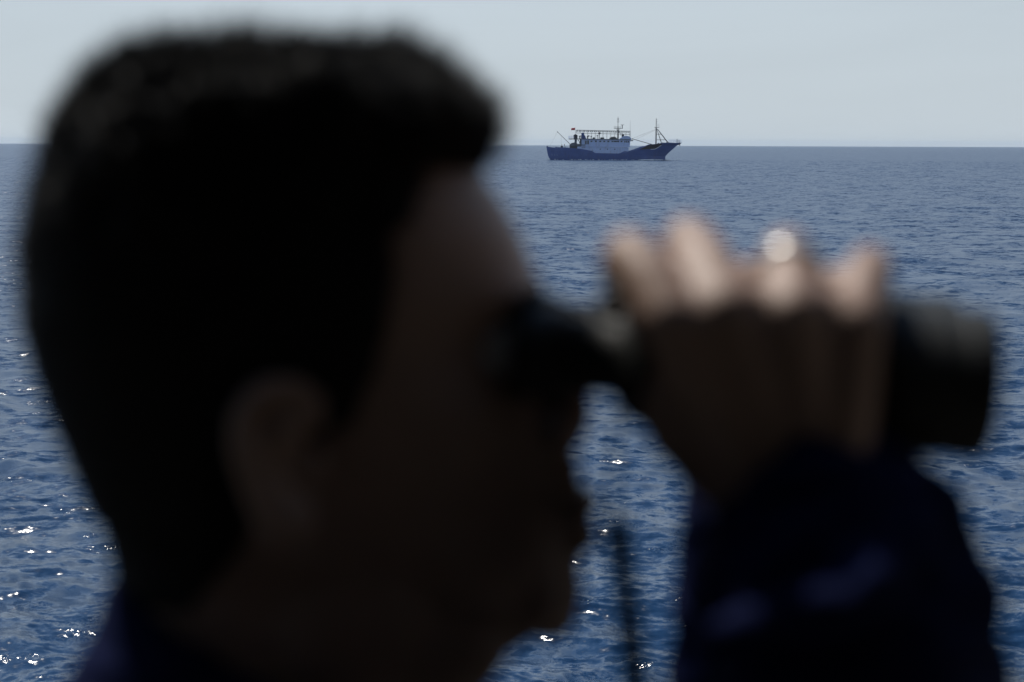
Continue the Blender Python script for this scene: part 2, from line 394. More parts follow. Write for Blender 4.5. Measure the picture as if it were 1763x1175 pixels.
# hand: wrist low right, back of the hand to the camera, fingers over the top of the barrel
FING = {  # MCP, PIP, DIP, tip
    'index': [Q(1154, 546, -.038), Q(1087, 443, -.028), Q(1072, 462, -.004), Q(1075, 535, .030)],
    'middle': [Q(1248, 530, -.038), Q(1190, 420, -.008), Q(1178, 455, .020), Q(1172, 530, .032)],
    'ring': [Q(1362, 535, -.038), Q(1362, 442, -.008), Q(1356, 466, .018), Q(1332, 530, .031)],
    'pinky': [Q(1470, 550, -.035), Q(1506, 464, -.012), Q(1508, 492, .012), Q(1500, 550, .024)]}
FR = {'index': [.0128, .0115, .0098, .0088], 'middle': [.0130, .0118, .0100, .009], 'ring': [.0126, .0113, .0096, .0086], 'pinky': [.0115, .0100, .0086, .0076]}
for s in (-1, 1):
    mr = lambda p: mirror(p, s)
    el = EL if s < 0 else ELL
    chain(bm, [SH[s], (SH[s] + el) / 2, el], [.052, .046, .038])
    wr = mr(WR)
    chain(bm, [el, el.lerp(wr, .35), wr], [.038, .040, .028])
    chain(bm, [wr + Vector((-.008, 0, 0)), wr + Vector((.008, 0, .0))], [.026, .026])
    for k, f in FING.items():
        f = [f[0] + Vector((0, -.006, -.001)), f[1] + Vector((0, .010, 0)), f[2] + Vector((0, .008, 0)), f[3] + Vector((0, .004, 0))]
        ps = [mr(p) for p in f]
        if s > 0: ps = [ps[0] + Vector((-.004, 0, -.006))] + [p + Vector((.005, 0, -.013)) for p in ps[1:]]
        base = wr.lerp(ps[0], .12) + Vector(((ps[0].x - wr.x) * .25, 0, 0))
        mid = ps[0].lerp(ps[1], .5) + Vector((0, 0, .003))
        chain(bm, [base, ps[0], mid] + ps[1:], [.0175, FR[k][0], (FR[k][0] + FR[k][1]) / 2] + FR[k][1:])
    mc = [mr(f[0]) for f in FING.values()]
    for i in range(3):
        m0 = (mc[i] + mc[i + 1]) / 2
        chain(bm, [mc[i], mc[i + 1]], [.0118, .0118])
        chain(bm, [wr + Vector(((m0.x - wr.x) * .3, 0, .008)), m0 + Vector((0, s * -.002, -.006))], [.0185, .0115])
    # palm mass, thenar, thumb under the barrel
    ball(bm, mr(Q(1290, 700, -.026)), (.046, .014, .040))
    chain(bm, [mr(Q(1330, 850, -.024)), mr(Q(1225, 770, -.014)), mr(Q(1150, 712, -.002)), mr(Q(1122, 690, .014)), mr(Q(1118, 680, .030))], [.024, .020, .0135, .0105, .009])
# upper legs hidden in the trousers
for s in (-1, 1):
    chain(bm, [Vector((NX, YH + s * .09, ZS - .6)), Vector((NX + .01, YH + s * .10, ZS - .98)), Vector((NX - .01, YH + s * .11, FLOOR + .1))], [.075, .05, .035])
body_me = blend_mesh(bm, .0028, 4)
print('body faces', len(body_me.polygons))

person = empty('person', (NX, YH, FLOOR))
tag(person, 'person in a dark navy shirt seen in near silhouette, looking right through raised binoculars', 'person')
def child(o, par):
    o.parent = par; o.matrix_parent_inverse = Matrix.Translation(par.location).inverted(); return o
child(link('body', body_me, M['skin'], smooth=True), person)
# eyes, brows
for s in (-1, 1):
    bm = bmesh.new(); ball(bm, P(856, 588, s * .031), .0125, 3); e = child(obj('eye', bm, M['eye'], smooth=True), person)
    bm = bmesh.new(); ball(bm, P(888, 588, s * .031), (.0052, .0062, .0062), 2); i_ = child(obj('iris', bm, M['iris'], smooth=True), person); i_.parent = e; i_.matrix_parent_inverse = Matrix.Identity(4); i_.location = person.location * 0
    i_.matrix_parent_inverse = Matrix.Identity(4)
    bm = bmesh.new(); tube(bm, [P(925, 515, s * .012), P(922, 498, s * .028), P(895, 505, s * .048)], [.003, .0042, .002], 8); child(obj('eyebrow', bm, M['hair'], smooth=True), person)

# hair ---------------------------------------------------------------
HAIR = [  # py, back px, front px, half width mm
    (77, 420, 540, 10), (85, 330, 640, 30), (100, 250, 712, 46), (125, 190, 776, 60), (153, 152, 814, 69), (187, 120, 842, 75), (220, 104, 853, 78),
    (255, 90, 842, 80), (285, 80, 825, 81), (340, 68, 848, 82), (420, 56, 880, 83), (500, 50, 925, 83), (560, 52, 920, 82), (620, 64, 916, 80),
    (700, 90, 930, 77), (760, 113, 945, 73), (820, 136, 958, 69), (880, 158, 975, 63), (960, 182, 978, 62), (1050, 190, 975, 61)]
LINE = [(72, 1000), (270, 1000), (300, 812), (335, 765), (420, 722), (540, 698), (620, 672), (690, 625), (722, 560), (740, 430), (800, 410), (880, 395), (960, 380), (1010, 360), (1045, 300)]
def hair_ring(py, n=120):
    xb, xf, hw = (interp(HAIR, py, c) for c in (1, 2, 3))
    X0, X1 = hx(xb), hx(xf); xc, a = (X0 + X1) / 2, (X1 - X0) / 2; bw = hw / 1000
    lim = interp(LINE, py, 1); pts = []; inside = []
    for k in range(n):
        th = 2 * math.pi * k / n; c, s = math.cos(th), math.sin(th); e = 2 / 2.3
        x = math.copysign(abs(c) ** e, c); y = math.copysign(abs(s) ** e, s)
        X = xc + a * x; L = pt(lim, 587, YH - .07).x
        t_ = min(max((X - L) / .026 + .5, 0), 1)        # 0 hair, 1 bare skin
        sh = 1 - .16 * t_
        if py > 880: sh *= .97
        pts.append(Vector((xc + (X - xc) * sh, YH + bw * y * (1 - .10 * x) * sh, hz(py)))); inside.append(t_ < .62)
    return pts, inside
bm = bmesh.new(); seeds = []
hr = [hair_ring(p) for p in np.linspace(77, 1050, 124)]
for (ra, ia), (rb, ib) in zip(hr, hr[1:]):
    n = len(ra)
    for k in range(n):
        if ia[k] and ib[k]: seeds.append((ra[k], rb[k], ra[(k + 1) % n]))
from mathutils import noise
for r_, _ in hr:
    for p in r_:
        u_ = min(max((hz(520) - p.z) / (hz(520) - hz(200)), 0), 1)
        p += (p - Vector((hx(480), YH, hz(420)))).normalized() * (noise.noise(p * 34) * .009 + noise.noise(p * 90) * .0045) * u_
loft(bm, [r_ for r_, _ in hr])
cen = Vector((hx(480), YH, hz(470)))
areas = np.array([((q_ - p_).cross(r_ - p_)).length for p_, q_, r_ in seeds]); cdf = np.cumsum(areas) / areas.sum()
clump = [Vector((hx(random.uniform(80, 860)), YH + random.uniform(-.08, .08), hz(random.uniform(60, 500)))) for _ in range(150)]
cdir = [Vector((random.uniform(-1, 1), random.uniform(-1, 1), random.uniform(-.3, 1))) for _ in clump]
for i in range(26000):
    p_, q_, r_ = seeds[int(np.searchsorted(cdf, random.random()))]
    a_, b_ = random.random(), random.random()
    p = p_ + (q_ - p_) * a_ + (r_ - p_) * b_
    nrm = (q_ - p_).cross(r_ - p_)
    if nrm.length < 1e-12: continue
    nrm.normalize()
    if nrm.dot(p - cen) < 0: nrm = -nrm
    hgt = (p.z - hz(600)) / (hz(80) - hz(600))
    L = (.0035 + .0105 * min(max(hgt, 0), 1)) * random.uniform(.4, 1.15)
    j = min(range(0, len(clump), 3), key=lambda q: (clump[q] - p).length_squared) if hgt > .3 else 0
    d = (nrm + Vector((.25, 0, .15 if hgt > .2 else -.5)) + (cdir[j] * .55 if hgt > .3 else Vector((0, 0, 0))) + Vector([random.gauss(0, .22) for _ in range(3)])).normalized()
    u, v = frame_for(d); w_ = .00045
    a0_ = p - nrm * .002
    v0 = bm.verts.new(a0_ + u * w_); v1 = bm.verts.new(a0_ - u * w_); v2 = bm.verts.new(a0_ + v * w_)
    tip = bm.verts.new(p + d * L)
    bm.faces.new((v0, v1, tip)); bm.faces.new((v1, v2, tip)); bm.faces.new((v2, v0, tip))
hair = child(obj('hair', bm, M['hair']), person); hair['kind'] = 'stuff'

# clothes ------------------------------------------------------------
from mathutils import noise
def wrinkle(me, amp, sc_):
    n = len(me.vertices); co = np.empty(n * 3, np.float32); me.vertices.foreach_get('co', co); co = co.reshape(-1, 3)
    no = np.empty(n * 3, np.float32); me.vertices.foreach_get('normal', no); no = no.reshape(-1, 3)
    for i in range(n):
        p = co[i]
        f = noise.noise(Vector((p[0] * sc_, p[1] * sc_, p[2] * sc_ * 1.8))) + .5 * noise.noise(Vector((p[0] * sc_ * 2.3 + 5, p[1] * sc_ * 2.3, p[2] * sc_ * 4)))
        f = -abs(f) * 1.6 + .4
        co[i] += no[i] * amp * f
    me.vertices.foreach_set('co', co.ravel()); me.update()
bm = bmesh.new()
loft(bm, [ring_xy(NX - .005, YH, ZS + z_, a_ * 1.06, b_ * 1.05, e=2.5) for z_, a_, b_ in TOR])
for s in (-1, 1):
    el = EL if s < 0 else ELL; wr = mirror(WR, s)
    chain(bm, [SH[s] + Vector((0, -s * .06, .02)), SH[s], (SH[s] + el) / 2, el], [.06, .068, .062, .054])
    d = (el - wr)
    if s < 0:
        # loose sleeve bunched below the wrist: right side stands out further than the left
        cu = [pt(1402, 868, YB - .032), pt(1425, 975, YB - .034), pt(1435, 1080, .79), pt(1475, 1200, .785), el]
        chain(bm, cu, [.0400, .052, .054, .058, .060])
        chain(bm, [pt(1225, 1100, .748), pt(1330, 1062, .736), pt(1460, 1030, .730), pt(1500, 985, .736)], [.006, .010, .011, .013])
        chain(bm, [pt(1585, 960, .80), pt(1622, 1190, .80), pt(1670, 1400, .80)], [.020, .030, .03])
        chain(bm, [pt(1510, 868, YB - .032), pt(1606, 894, YB - .034), pt(1604, 1040, .79)], [.026, .017, .029])
    else:
        chain(bm, [wr.lerp(el, .12), wr.lerp(el, .5), el], [.040, .046, .054])
# collar stand, higher at the nape than at the throat
cr = [ring_xy((hx(a_) + hx(b_)) / 2, YH, hz(p_), (hx(b_) - hx(a_)) / 2, c_) for p_, a_, b_, c_ in ((975, 192, 720, .069), (1030, 182, 720, .071), (1080, 163, 720, .074), (1120, 138, 720, .078), (1200, 95, 725, .085), (1300, 70, 730, .10), (1380, 20, 740, .13))]
for k, r_ in enumerate(cr):
    for p in r_: p.z -= max(p.x - hx(190), 0) * .50 * (1 - k / 8)
loft(bm, cr)
shirt_me = blend_mesh(bm, .004, 6)
wrinkle(shirt_me, .0055, 20)
child(link('shirt', shirt_me, M['shirt'], smooth=True), person)
bm = bmesh.new()
for s in (-1, 1):
    chain(bm, [Vector((NX, YH + s * .085, ZS - .6)), Vector((NX + .01, YH + s * .10, ZS - .98)), Vector((NX - .01, YH + s * .11, FLOOR + .10))], [.098, .078, .062])
loft(bm, [ring_xy(NX - .005, YH, ZS + z_, a_, b_, e=2.4) for z_, a_, b_ in ((-.53, .11, .17), (-.62, .12, .185), (-.72, .11, .17))])
tm = blend_mesh(bm, .007, 4); wrinkle(tm, .006, 12)
child(link('trousers', tm, M['trousers'], smooth=True), person)
for s in (-1, 1):
    bm = bmesh.new(); chain(bm, [Vector((NX - .05, YH + s * .11, FLOOR + .052)), Vector((NX + .06, YH + s * .115, FLOOR + .045)), Vector((NX + .17, YH + s * .12, FLOOR + .036))], [.045, .045, .034])
    sm_ = blend_mesh(bm, .006, 3); child(link('shoe', sm_, M['shoe'], smooth=True), person)
# finger ring
f = FING['ring']; c = f[0].lerp(f[1], .72); d = (f[1] - f[0]).normalized(); u, v = frame_for(d)
bm = bmesh.new(); n = 40
loop = [c + (u * math.cos(2 * math.pi * k / n) + v * math.sin(2 * math.pi * k / n)) * .0126 for k in range(n)]
rings = []
for k in range(n):
    o_ = (loop[k] - c).normalized()
    rings.append([bm.verts.new(loop[k] + o_ * a_ + d * b_) for a_, b_ in ((-.0012, -.003), (.0006, -.003), (.0014, 0), (.0006, .003), (-.0012, .003))])
for k in range(n):
    a_, b_ = rings[k], rings[(k + 1) % n]
    for q in range(5): bm.faces.new((a_[q], a_[(q + 1) % 5], b_[(q + 1) % 5], b_[q]))
child(obj('finger_ring', bm, M['steel'], smooth=True), person)

# ------------------------------------------------------------------ binoculars
bino = empty('binoculars', tuple((pt(905, 603, YH) + pt(1696, 652, YH)) / 2))
tag(bino, 'black rubber armoured binoculars held up to the eyes with both hands', 'binoculars')
B0, B1 = pt(905, 603, YB), pt(1697, 664, YB); BL = (B1 - B0).length; BD = (B1 - B0).normalized()
BU, BV = frame_for(BD)
def lathe(bm, prof, s, n=48):
    off = Vector((0, 0, 0)) if s < 0 else Vector((0, 2 * (YH - YB), 0))
    loft(bm, [[B0 + off + BD * (BL * t_) + (BU * math.cos(2 * math.pi * k / n) + BV * math.sin(2 * math.pi * k / n)) * r_ for k in range(n)] for t_, r_ in prof])
for s in (-1, 1):
    bm = bmesh.new(); lathe(bm, [(-.035, .012), (-.035, .0185), (-.02, .0198), (.02, .0200), (.075, .0195), (.08, .0168), (.19, .0162), (.20, .0185), (.215, .0205)], s)
    child(obj('eyepiece', bm, M['rubber'], smooth=True), bino)
    bm = bmesh.new(); lathe(bm, [(.205, .020), (.23, .0265), (.27, .0285), (.55, .0285), (.70, .0275), (.74, .0285), (.775, .0305), (.79, .0318), (.90, .0318), (.905, .0312), (.93, .0312), (.935, .0318), (.99, .0316), (1.0, .0300), (1.0, .026), (.965, .0252)], s)
    child(obj('barrel', bm, M['rubber'], smooth=False), bino)
    bm = bmesh.new(); lathe(bm, [(.967, .0005), (.966, .012), (.962, .0251), (.95, .0251)], s)
    child(obj('objective_lens', bm, M['lens'], smooth=True), bino)
bm = bmesh.new(); hc = B0 + Vector((0, YH - YB, 0)) + BV * .008
tube(bm, [hc + BD * BL * .26, hc + BD * BL * .62], .009, 24)
child(obj('hinge', bm, M['rubber'], smooth=True), bino)
for t0, t1 in ((.30, .38), (.52, .60)):
    bm = bmesh.new(); a_ = B0 + BD * BL * t0; b_ = B0 + BD * BL * t1
    box(bm, (a_.x, YB + .01, a_.z - .008), (b_.x, YB + .058, a_.z + .012), .002); child(obj('bridge', bm, M['rubber']), bino)
bm = bmesh.new(); prof = []
for k in range(9): prof += [(.215 + k * .007, .0125), (.218 + k * .007, .0132)]
nn_ = 36
loft(bm, [[hc + BD * (BL * t_) + (BU * math.cos(2 * math.pi * k / nn_) + BV * math.sin(2 * math.pi * k / nn_)) * (r_ + (.0006 if k % 2 else 0)) for k in range(nn_)] for t_, r_ in prof])
child(obj('focus_wheel', bm, M['rubber']), bino)
# strap lug that catches the sun, and the hanging strap
lug = pt(1058, 522, YB - .022)
bm = bmesh.new()
n = 20; lp = [lug + Vector((math.cos(2 * math.pi * k / n) * .006, -.004, math.sin(2 * math.pi * k / n) * .006)) for k in range(n + 1)]
tube(bm, lp, .0016, 8, cap=False); child(obj('strap_lug', bm, M['dull'], smooth=True), bino)
def ribbon(name, pts, par, w_=.0085):
    bm = bmesh.new(); prev = None
    for (x_, y_, Y_, tw) in pts:
        p = pt(x_, y_, Y_); d = Vector((math.cos(tw), math.sin(tw), 0)) * w_; nrm = Vector((-math.sin(tw), math.cos(tw), 0)) * .0009
        cur = [bm.verts.new(p + d + nrm), bm.verts.new(p - d + nrm), bm.verts.new(p - d - nrm), bm.verts.new(p + d - nrm)]
        if prev:
            for k in range(4): bm.faces.new((prev[k], prev[(k + 1) % 4], cur[(k + 1) % 4], cur[k]))
        else: bm.faces.new(cur[::-1])
        prev = cur
    bm.faces.new(prev)
    return child(obj(name, bm, M['strap'], smooth=False), par)
YS = YH - .02
sp = [(1062, 690, YS), (1060, 760, YS), (1058, 830, YS), (1060, 880, YS), (1064, 915, YS), (1069, 950, YS), (1075, 1000, YS), (1082, 1060, YS), (1090, 1130, YS), (1096, 1200, YS), (1095, 1300, YS), (1060, 1400, YS), (980, 1460, YS), (850, 1470, YS), (720, 1400, YS - .02), (640, 1320, YS - .03)]
tw = [90, 90, 90, 80, 30, 38, 45, 40, 34, 30, 30, 30, 40, 60, 70, 80]
ribbon('neck_strap', [(*p, R(a_)) for p, a_ in zip(sp, tw)], bino, .0060)

# ------------------------------------------------------------------ the fishing vessel
K = 46.0 / 229
ship = empty('fishing_vessel', (0, 0, 0))
tag(ship, 'large blue hulled fishing vessel with white deckhouse and two masts out at sea', 'ship')
def c1(x, y): return ((930 + x / 13.054 - 940.5) * K, (275.3 - (195 + y / 13.054)) * K)
def c2(x, y): return ((1050 + x / 13.054 - 940.5) * K, (275.3 - (195 + y / 13.054)) * K)
def V(c, y=0.0): return Vector((c[0], y, c[1]))
def spart(name, bm, m, par=None, smooth=False):
    o = obj(name, bm, m, par or ship, smooth); return o
TOP = [c1(*p) for p in ((140, 752), (230, 765), (335, 778), (345, 765), (640, 775), (660, 780), (900, 800), (1050, 828), (1150, 850), (1215, 892), (1697, 900))] + \
      [c2(*p) for p in ((280, 900), (392, 866), (402, 845), (500, 836), (560, 828), (640, 800), (710, 772), (780, 725), (880, 695), (1000, 690), (1160, 662), (1320, 655), (1500, 660), (1588, 655))]
def top_z(x): return float(np.interp(x, [p[0] for p in TOP], [p[1] for p in TOP]))
STERN = [(1.15 * 2.0, -1.2), c1(225, 1040), c1(190, 985), c1(170, 930), c1(152, 840), c1(140, 752)]
STEM = [(c2(1225, 1010)[0] - 1.0, -1.2), c2(1226, 1046), c2(1226, 960), c2(1260, 920), c2(1320, 860), c2(1400, 790), c2(1480, 720), c2(1560, 685), c2(1588, 655)]
def x_stern(z): s_ = sorted(STERN, key=lambda p: p[1]); return float(np.interp(z, [p[1] for p in s_], [p[0] for p in s_]))
def x_stem(z): s_ = sorted(STEM, key=lambda p: p[1]); return float(np.interp(z, [p[1] for p in s_], [p[0] for p in s_]))
BEAM = 4.1
bm = bmesh.new(); NS, NZ = 110, 14
def half(u, v):
    """half breadth; u 0 stern..1 bow, v 0 keel..1 sheer"""
    aft = min(1, .78 + u * 1.4)
    fwd = (1 - max(0, (u - .62) / .38) ** (1.7 + 1.6 * v)) if u > .62 else 1
    return max(BEAM * aft * fwd * (.80 + .2 * v ** .6), .03)
grid = {}
for i in range(NS + 1):
    u = i / NS
    for j in range(NZ + 1):
        v = j / NZ
        xs_deck = TOP[0][0] + (TOP[-1][0] - TOP[0][0]) * u
        zt = top_z(xs_deck)
        z = -1.2 + (zt + 1.2) * v
        x = x_stern(z) + (x_stem(z) - x_stern(z)) * u
        if v == 1: z = top_z(x)
        for s in (-1, 1): grid[i, j, s] = bm.verts.new((x, s * half(u, v), z))
for i in range(NS):
    for j in range(NZ):
        for s in (-1, 1):
            q = [grid[i, j, s], grid[i + 1, j, s], grid[i + 1, j + 1, s], grid[i, j + 1, s]]
            bm.faces.new(q if s < 0 else q[::-1])
for j in range(NZ):
    for i in (0, NS):
        q = [grid[i, j, -1], grid[i, j + 1, -1], grid[i, j + 1, 1], grid[i, j, 1]]; bm.faces.new(q if i == 0 else q[::-1])
# deck surface, sunk below the bulwark
for i in range(NS):
    a_ = [grid[i, NZ, -1].co, grid[i + 1, NZ, -1].co, grid[i + 1, NZ, 1].co, grid[i, NZ, 1].co]
    vs_ = [bm.verts.new(Vector((p.x, p.y * .97, p.z - .5))) for p in a_]; bm.faces.new(vs_)
hull = spart('hull', bm, M['hull'], smooth=False)
# boot band at the waterline, rubbing strake
bm = bmesh.new()
def strake(name, pts, r_, m, par=ship):
    bm = bmesh.new(); tube(bm, pts, r_, 6); return spart(name, bm, m, par)
bm.free()
def hull_y(x, z):
    zt = top_z(x); v = (z + 1.2) / (zt + 1.2); u = (x - x_stern(z)) / (x_stem(z) - x_stern(z)); return -half(min(max(u, 0), 1), min(max(v, 0), 1))
for z0 in (3.15,):
    xs_ = np.linspace(1.2, 16, 24)
    strake('rubbing_strake', [Vector((x, hull_y(x, z0) - .05, z0)) for x in xs_], .07, M['hull'], hull)
xs_ = [c2(x, y) for x, y in ((880, 806), (930, 804), (980, 798), (1030, 772), (1075, 745), (1115, 715))]
strake('white_bow_stripe', [Vector((x, hull_y(x, z) - .04, z)) for x, z in xs_], .085, M['stripe'], hull)
# brown bulwark panel between the stripe and the rail
bm = bmesh.new(); lo_, hi_ = [], []
for k in range(15):
    f_ = k / 14; x = c2(640, 0)[0] + f_ * (c2(1125, 0)[0] - c2(640, 0)[0])
    zl = float(np.interp(x, [c2(640, 0)[0]] + [p[0] for p in xs_], [c2(0, 812)[1]] + [p[1] + .12 for p in xs_])); zt = top_z(x) - .03
    zl = min(zl, zt - .05)
    lo_.append(bm.verts.new((x, hull_y(x, zl) - .045, zl))); hi_.append(bm.verts.new((x, hull_y(x, zt) - .045, zt)))
for k in range(14): bm.faces.new((lo_[k], lo_[k + 1], hi_[k + 1], hi_[k]))
bmesh.ops.solidify(bm, geom=bm.faces[:], thickness=.02)
spart('bow_bulwark', bm, M['brown'], hull)
# faint blocks of lettering at the stern quarter: unreadable strokes
for k, (x, w_) in enumerate(((260, 22), (320, 16), (375, 26))):
    bm = bmesh.new(); a_ = c1(x, 965); yy = hull_y(a_[0], a_[1] + .3) - .05
    zb, zt_ = c1(x, 960)[1], c1(x, 908)[1]; ww = w_ / 13.054 * K
    box(bm, (a_[0] - ww / 2, yy - .02, zb), (a_[0] - ww / 2 + .09, yy + .03, zt_)); spart('letter_stroke', bm, M['letter'], hull)
    bm = bmesh.new(); box(bm, (a_[0] + ww / 2 - .09, yy - .02, zb), (a_[0] + ww / 2, yy + .03, zt_)); spart('letter_stroke', bm, M['letter'], hull)
    bm = bmesh.new(); box(bm, (a_[0] - ww / 2 + .095, yy - .02, (zb + zt_) / 2 - .05), (a_[0] + ww / 2 - .095, yy + .03, (zb + zt_) / 2 + .05)); spart('letter_stroke', bm, M['letter'], hull)
# bulbous forefoot
bm = bmesh.new(); a_ = c2(1225, 1040)
loft(bm, [ring_xy(0, 0, 0, 1, 1, n=14)] and [[Vector((a_[0] - 3 + t_ * 5.0, r_ * .75 * math.cos(q), -.42 + .12 * t_ + r_ * .55 * math.sin(q))) for q in [2 * math.pi * k / 14 for k in range(14)]] for t_, r_ in ((0, 1), (.5, 1.05), (.75, .95), (.9, .7), (1, .15))])
spart('bulb', bm, M['dark'], hull, True)
# superstructure -------------------------------------------------------
def prism(name, outline, half_w, m, par=None, bev=.03, taper=0):
    bm = bmesh.new()
    rr_ = [[bm.verts.new((x, s * half_w, z)) for x, z in outline] for s in (-1, 1)]
    n_ = len(outline)
    try:
        bm.faces.new(rr_[0]); bm.faces.new(rr_[1][::-1])
        for k in range(n_): bm.faces.new((rr_[0][(k + 1) % n_], rr_[0][k], rr_[1][k], rr_[1][(k + 1) % n_]))
    except ValueError: pass
    bmesh.ops.recalc_face_normals(bm, faces=bm.faces[:])
    if bev: bmesh.ops.bevel(bm, geom=bm.edges[:], offset=bev, segments=1, affect='EDGES')
    return spart(name, bm, m, par)
lower = prism('lower_deckhouse', [c1(820, 840), c1(1210, 915), c1(1697, 925), c2(392, 925), c2(392, 765), c1(1090, 752), c1(820, 752)], 3.35, M['white'])
upper = prism('upper_deckhouse', [c1(915, 746), c1(1697, 754), c2(418, 754), c2(428, 640), c2(436, 598), c1(1100, 588), c1(1100, 584), c1(915, 584)], 3.0, M['white'])
# boat deck slabs (thin overhangs)
prism('deck_edge', [c1(900, 752), c1(900, 744), c2(424, 750), c2(424, 760)], 3.55, M['white'], upper, 0)
prism('roof_deck', [c1(905, 585), c1(905, 574), c2(440, 586), c2(440, 597)], 3.5, M['grey'], upper, 0)
prism('wheelhouse_roof', [c2(190, 584), c2(210, 560), c2(262, 528), c2(300, 514), c2(360, 510), c2(400, 520), c2(435, 545), c2(455, 575), c2(462, 596), c2(436, 600)], 2.7, M['white'], upper, .02)
prism('visor', [c2(436, 612), c2(494, 600), c2(494, 622), c2(436, 628)], 2.9, M['grey'], upper, 0)
# windows and portholes on the side toward us and the far side
def window_row(par, xs, zc, w_, h_, yw, m=M['glass'], name='window'):
    src = None
    for s in (-1, 1):
        for x in xs:
            if src is None:
                bm = bmesh.new(); box(bm, (-w_ / 2, -.02, -h_ / 2), (w_ / 2, .02, h_ / 2)); src = spart(name, bm, m, par); o_ = src
                bm = bmesh.new()
                for lo3, hi3 in (((-w_ / 2 - .06, -.035, -h_ / 2 - .06), (w_ / 2 + .06, .01, -h_ / 2)), ((-w_ / 2 - .06, -.035, h_ / 2), (w_ / 2 + .06, .01, h_ / 2 + .06))): pass
                bm.free()
            else: o_ = src.copy(); col.objects.link(o_)
            o_.location = (x, s * (yw + .012), zc)
xs1 = [c1(x, 0)[0] for x in (1135, 1232, 1330, 1420, 1510, 1600, 1680)] + [c2(x, 0)[0] for x in (85, 160, 235)]
window_row(upper, xs1, c1(0, 634)[1], .62, .42, 3.0)
window_row(upper, [c2(x, 0)[0] for x in (310, 350, 390)], c2(0, 640)[1], .42, .5, 3.0)
xs2 = [c1(x, 0)[0] for x in (1330, 1490, 1650)] + [c2(x, 0)[0] for x in (88,)]
window_row(lower, xs2, c1(0, 806)[1], .3, .3, 3.35, name='porthole')
# dark doorways on the house side
for (x, y0, y1, yw) in ((1010, 620, 700, 3.0), (1060, 612, 700, 3.0)):
    bm = bmesh.new(); p0, p1 = c1(x, y1), c1(x, y0); box(bm, (p0[0] - .3, -yw - .03, p0[1]), (p0[0] + .3, -yw + .01, p1[1])); spart('door', bm, M['grey'], upper)
# louvres aft of the house
for k in range(5):
    bm = bmesh.new(); p0 = c1(915, 770 - 16 * k + 0); box(bm, (p0[0], -3.42, p0[1]), (p0[0] + 1.25, -3.30, p0[1] + .09)); spart('louvre', bm, M['grey'], lower)
d_ = c2(280, 905)
bm = bmesh.new(); box(bm, (d_[0] - .05, -3.9, d_[1] - .3), (d_[0] + 1.0, -3.36, c2(0, 850)[1]), .02); spart('deck_locker', bm, M['hull'], lower)
# aft gallows house, platform, kingpost
prism('aft_house', [c1(655, 790), c1(655, 700), c1(700, 672), c1(790, 655), c1(830, 690), c1(915, 690), c1(915, 800)], 2.4, M['grey'])
bm = bmesh.new(); a_, b_ = c1(660, 790), c1(800, 730); box(bm, (a_[0], -2.6, a_[1]), (b_[0] + .6, -2.42, b_[1])); spart('winch', bm, M['dark'])
aftdeck = prism('aft_platform', [c1(640, 592), c1(640, 574), c1(915, 574), c1(915, 592)], 2.8, M['dark'], None, 0)
for x, r_ in ((790, .34), (900, .22)):
    for s in (-1, 1):
        bm = bmesh.new(); tube(bm, [V(c1(x, 720), s * 2.2), V(c1(x, 590), s * 2.2)], r_, 10); spart('kingpost', bm, M['grey'], aftdeck)
for p, q in (((830, 600), (870, 640)), ((905, 600), (860, 680))):
    bm = bmesh.new(); tube(bm, [V(c1(*p), -2.3), V(c1(*q), -2.3)], .12, 6); spart('brace', bm, M['dark'], aftdeck)
prism('winch_cabin', [c1(748, 574), c1(742, 500), c1(770, 478), c1(790, 476), c1(830, 498), c1(830, 574)], 1.2, M['dark'], aftdeck)
prism('funnel', [c1(916, 574), c1(916, 446), c1(940, 440), c1(974, 446), c1(980, 490), c1(1004, 520), c1(1020, 574)], .9, M['hull'])
# rail helper: one connected grid of posts and bars
def railing(name, pts, h_, m=M['grey'], r_=.025, step=1.1, bars=3, par=None):
    bm = bmesh.new()
    for i in range(len(pts) - 1):
        p, q = Vector(pts[i]), Vector(pts[i + 1]); L = (q - p).length; n_ = max(1, round(L / step))
        for b_ in range(bars): z_ = Vector((0, 0, h_ * (b_ + 1) / bars)); tube(bm, [p + z_, q + z_], r_, 5)
        for k in range(n_ + 1):
            o_ = p.lerp(q, k / n_); tube(bm, [o_, o_ + Vector((0, 0, h_))], r_, 5)
    return spart(name, bm, m, par)
za = c1(0, 574)[1]; xa, xb_ = c1(640, 0)[0], c1(745, 0)[0]
railing('railing', [(xb_, -2.75, za), (xa, -2.75, za), (xa, 2.75, za), (xb_, 2.75, za)], .9, M['white'], .03, .7, 3, aftdeck)
zb_ = c2(0, 655)[1]
bw = [(c2(1310, 0)[0], -2.1, zb_), (c2(1450, 0)[0], -1.3, zb_), (c2(1575, 0)[0], -.25, zb_), (c2(1575, 0)[0], .25, zb_), (c2(1450, 0)[0], 1.3, zb_), (c2(1310, 0)[0], 2.1, zb_)]
railing('bow_railing', bw, .95, M['white'], .03, .8, 3)
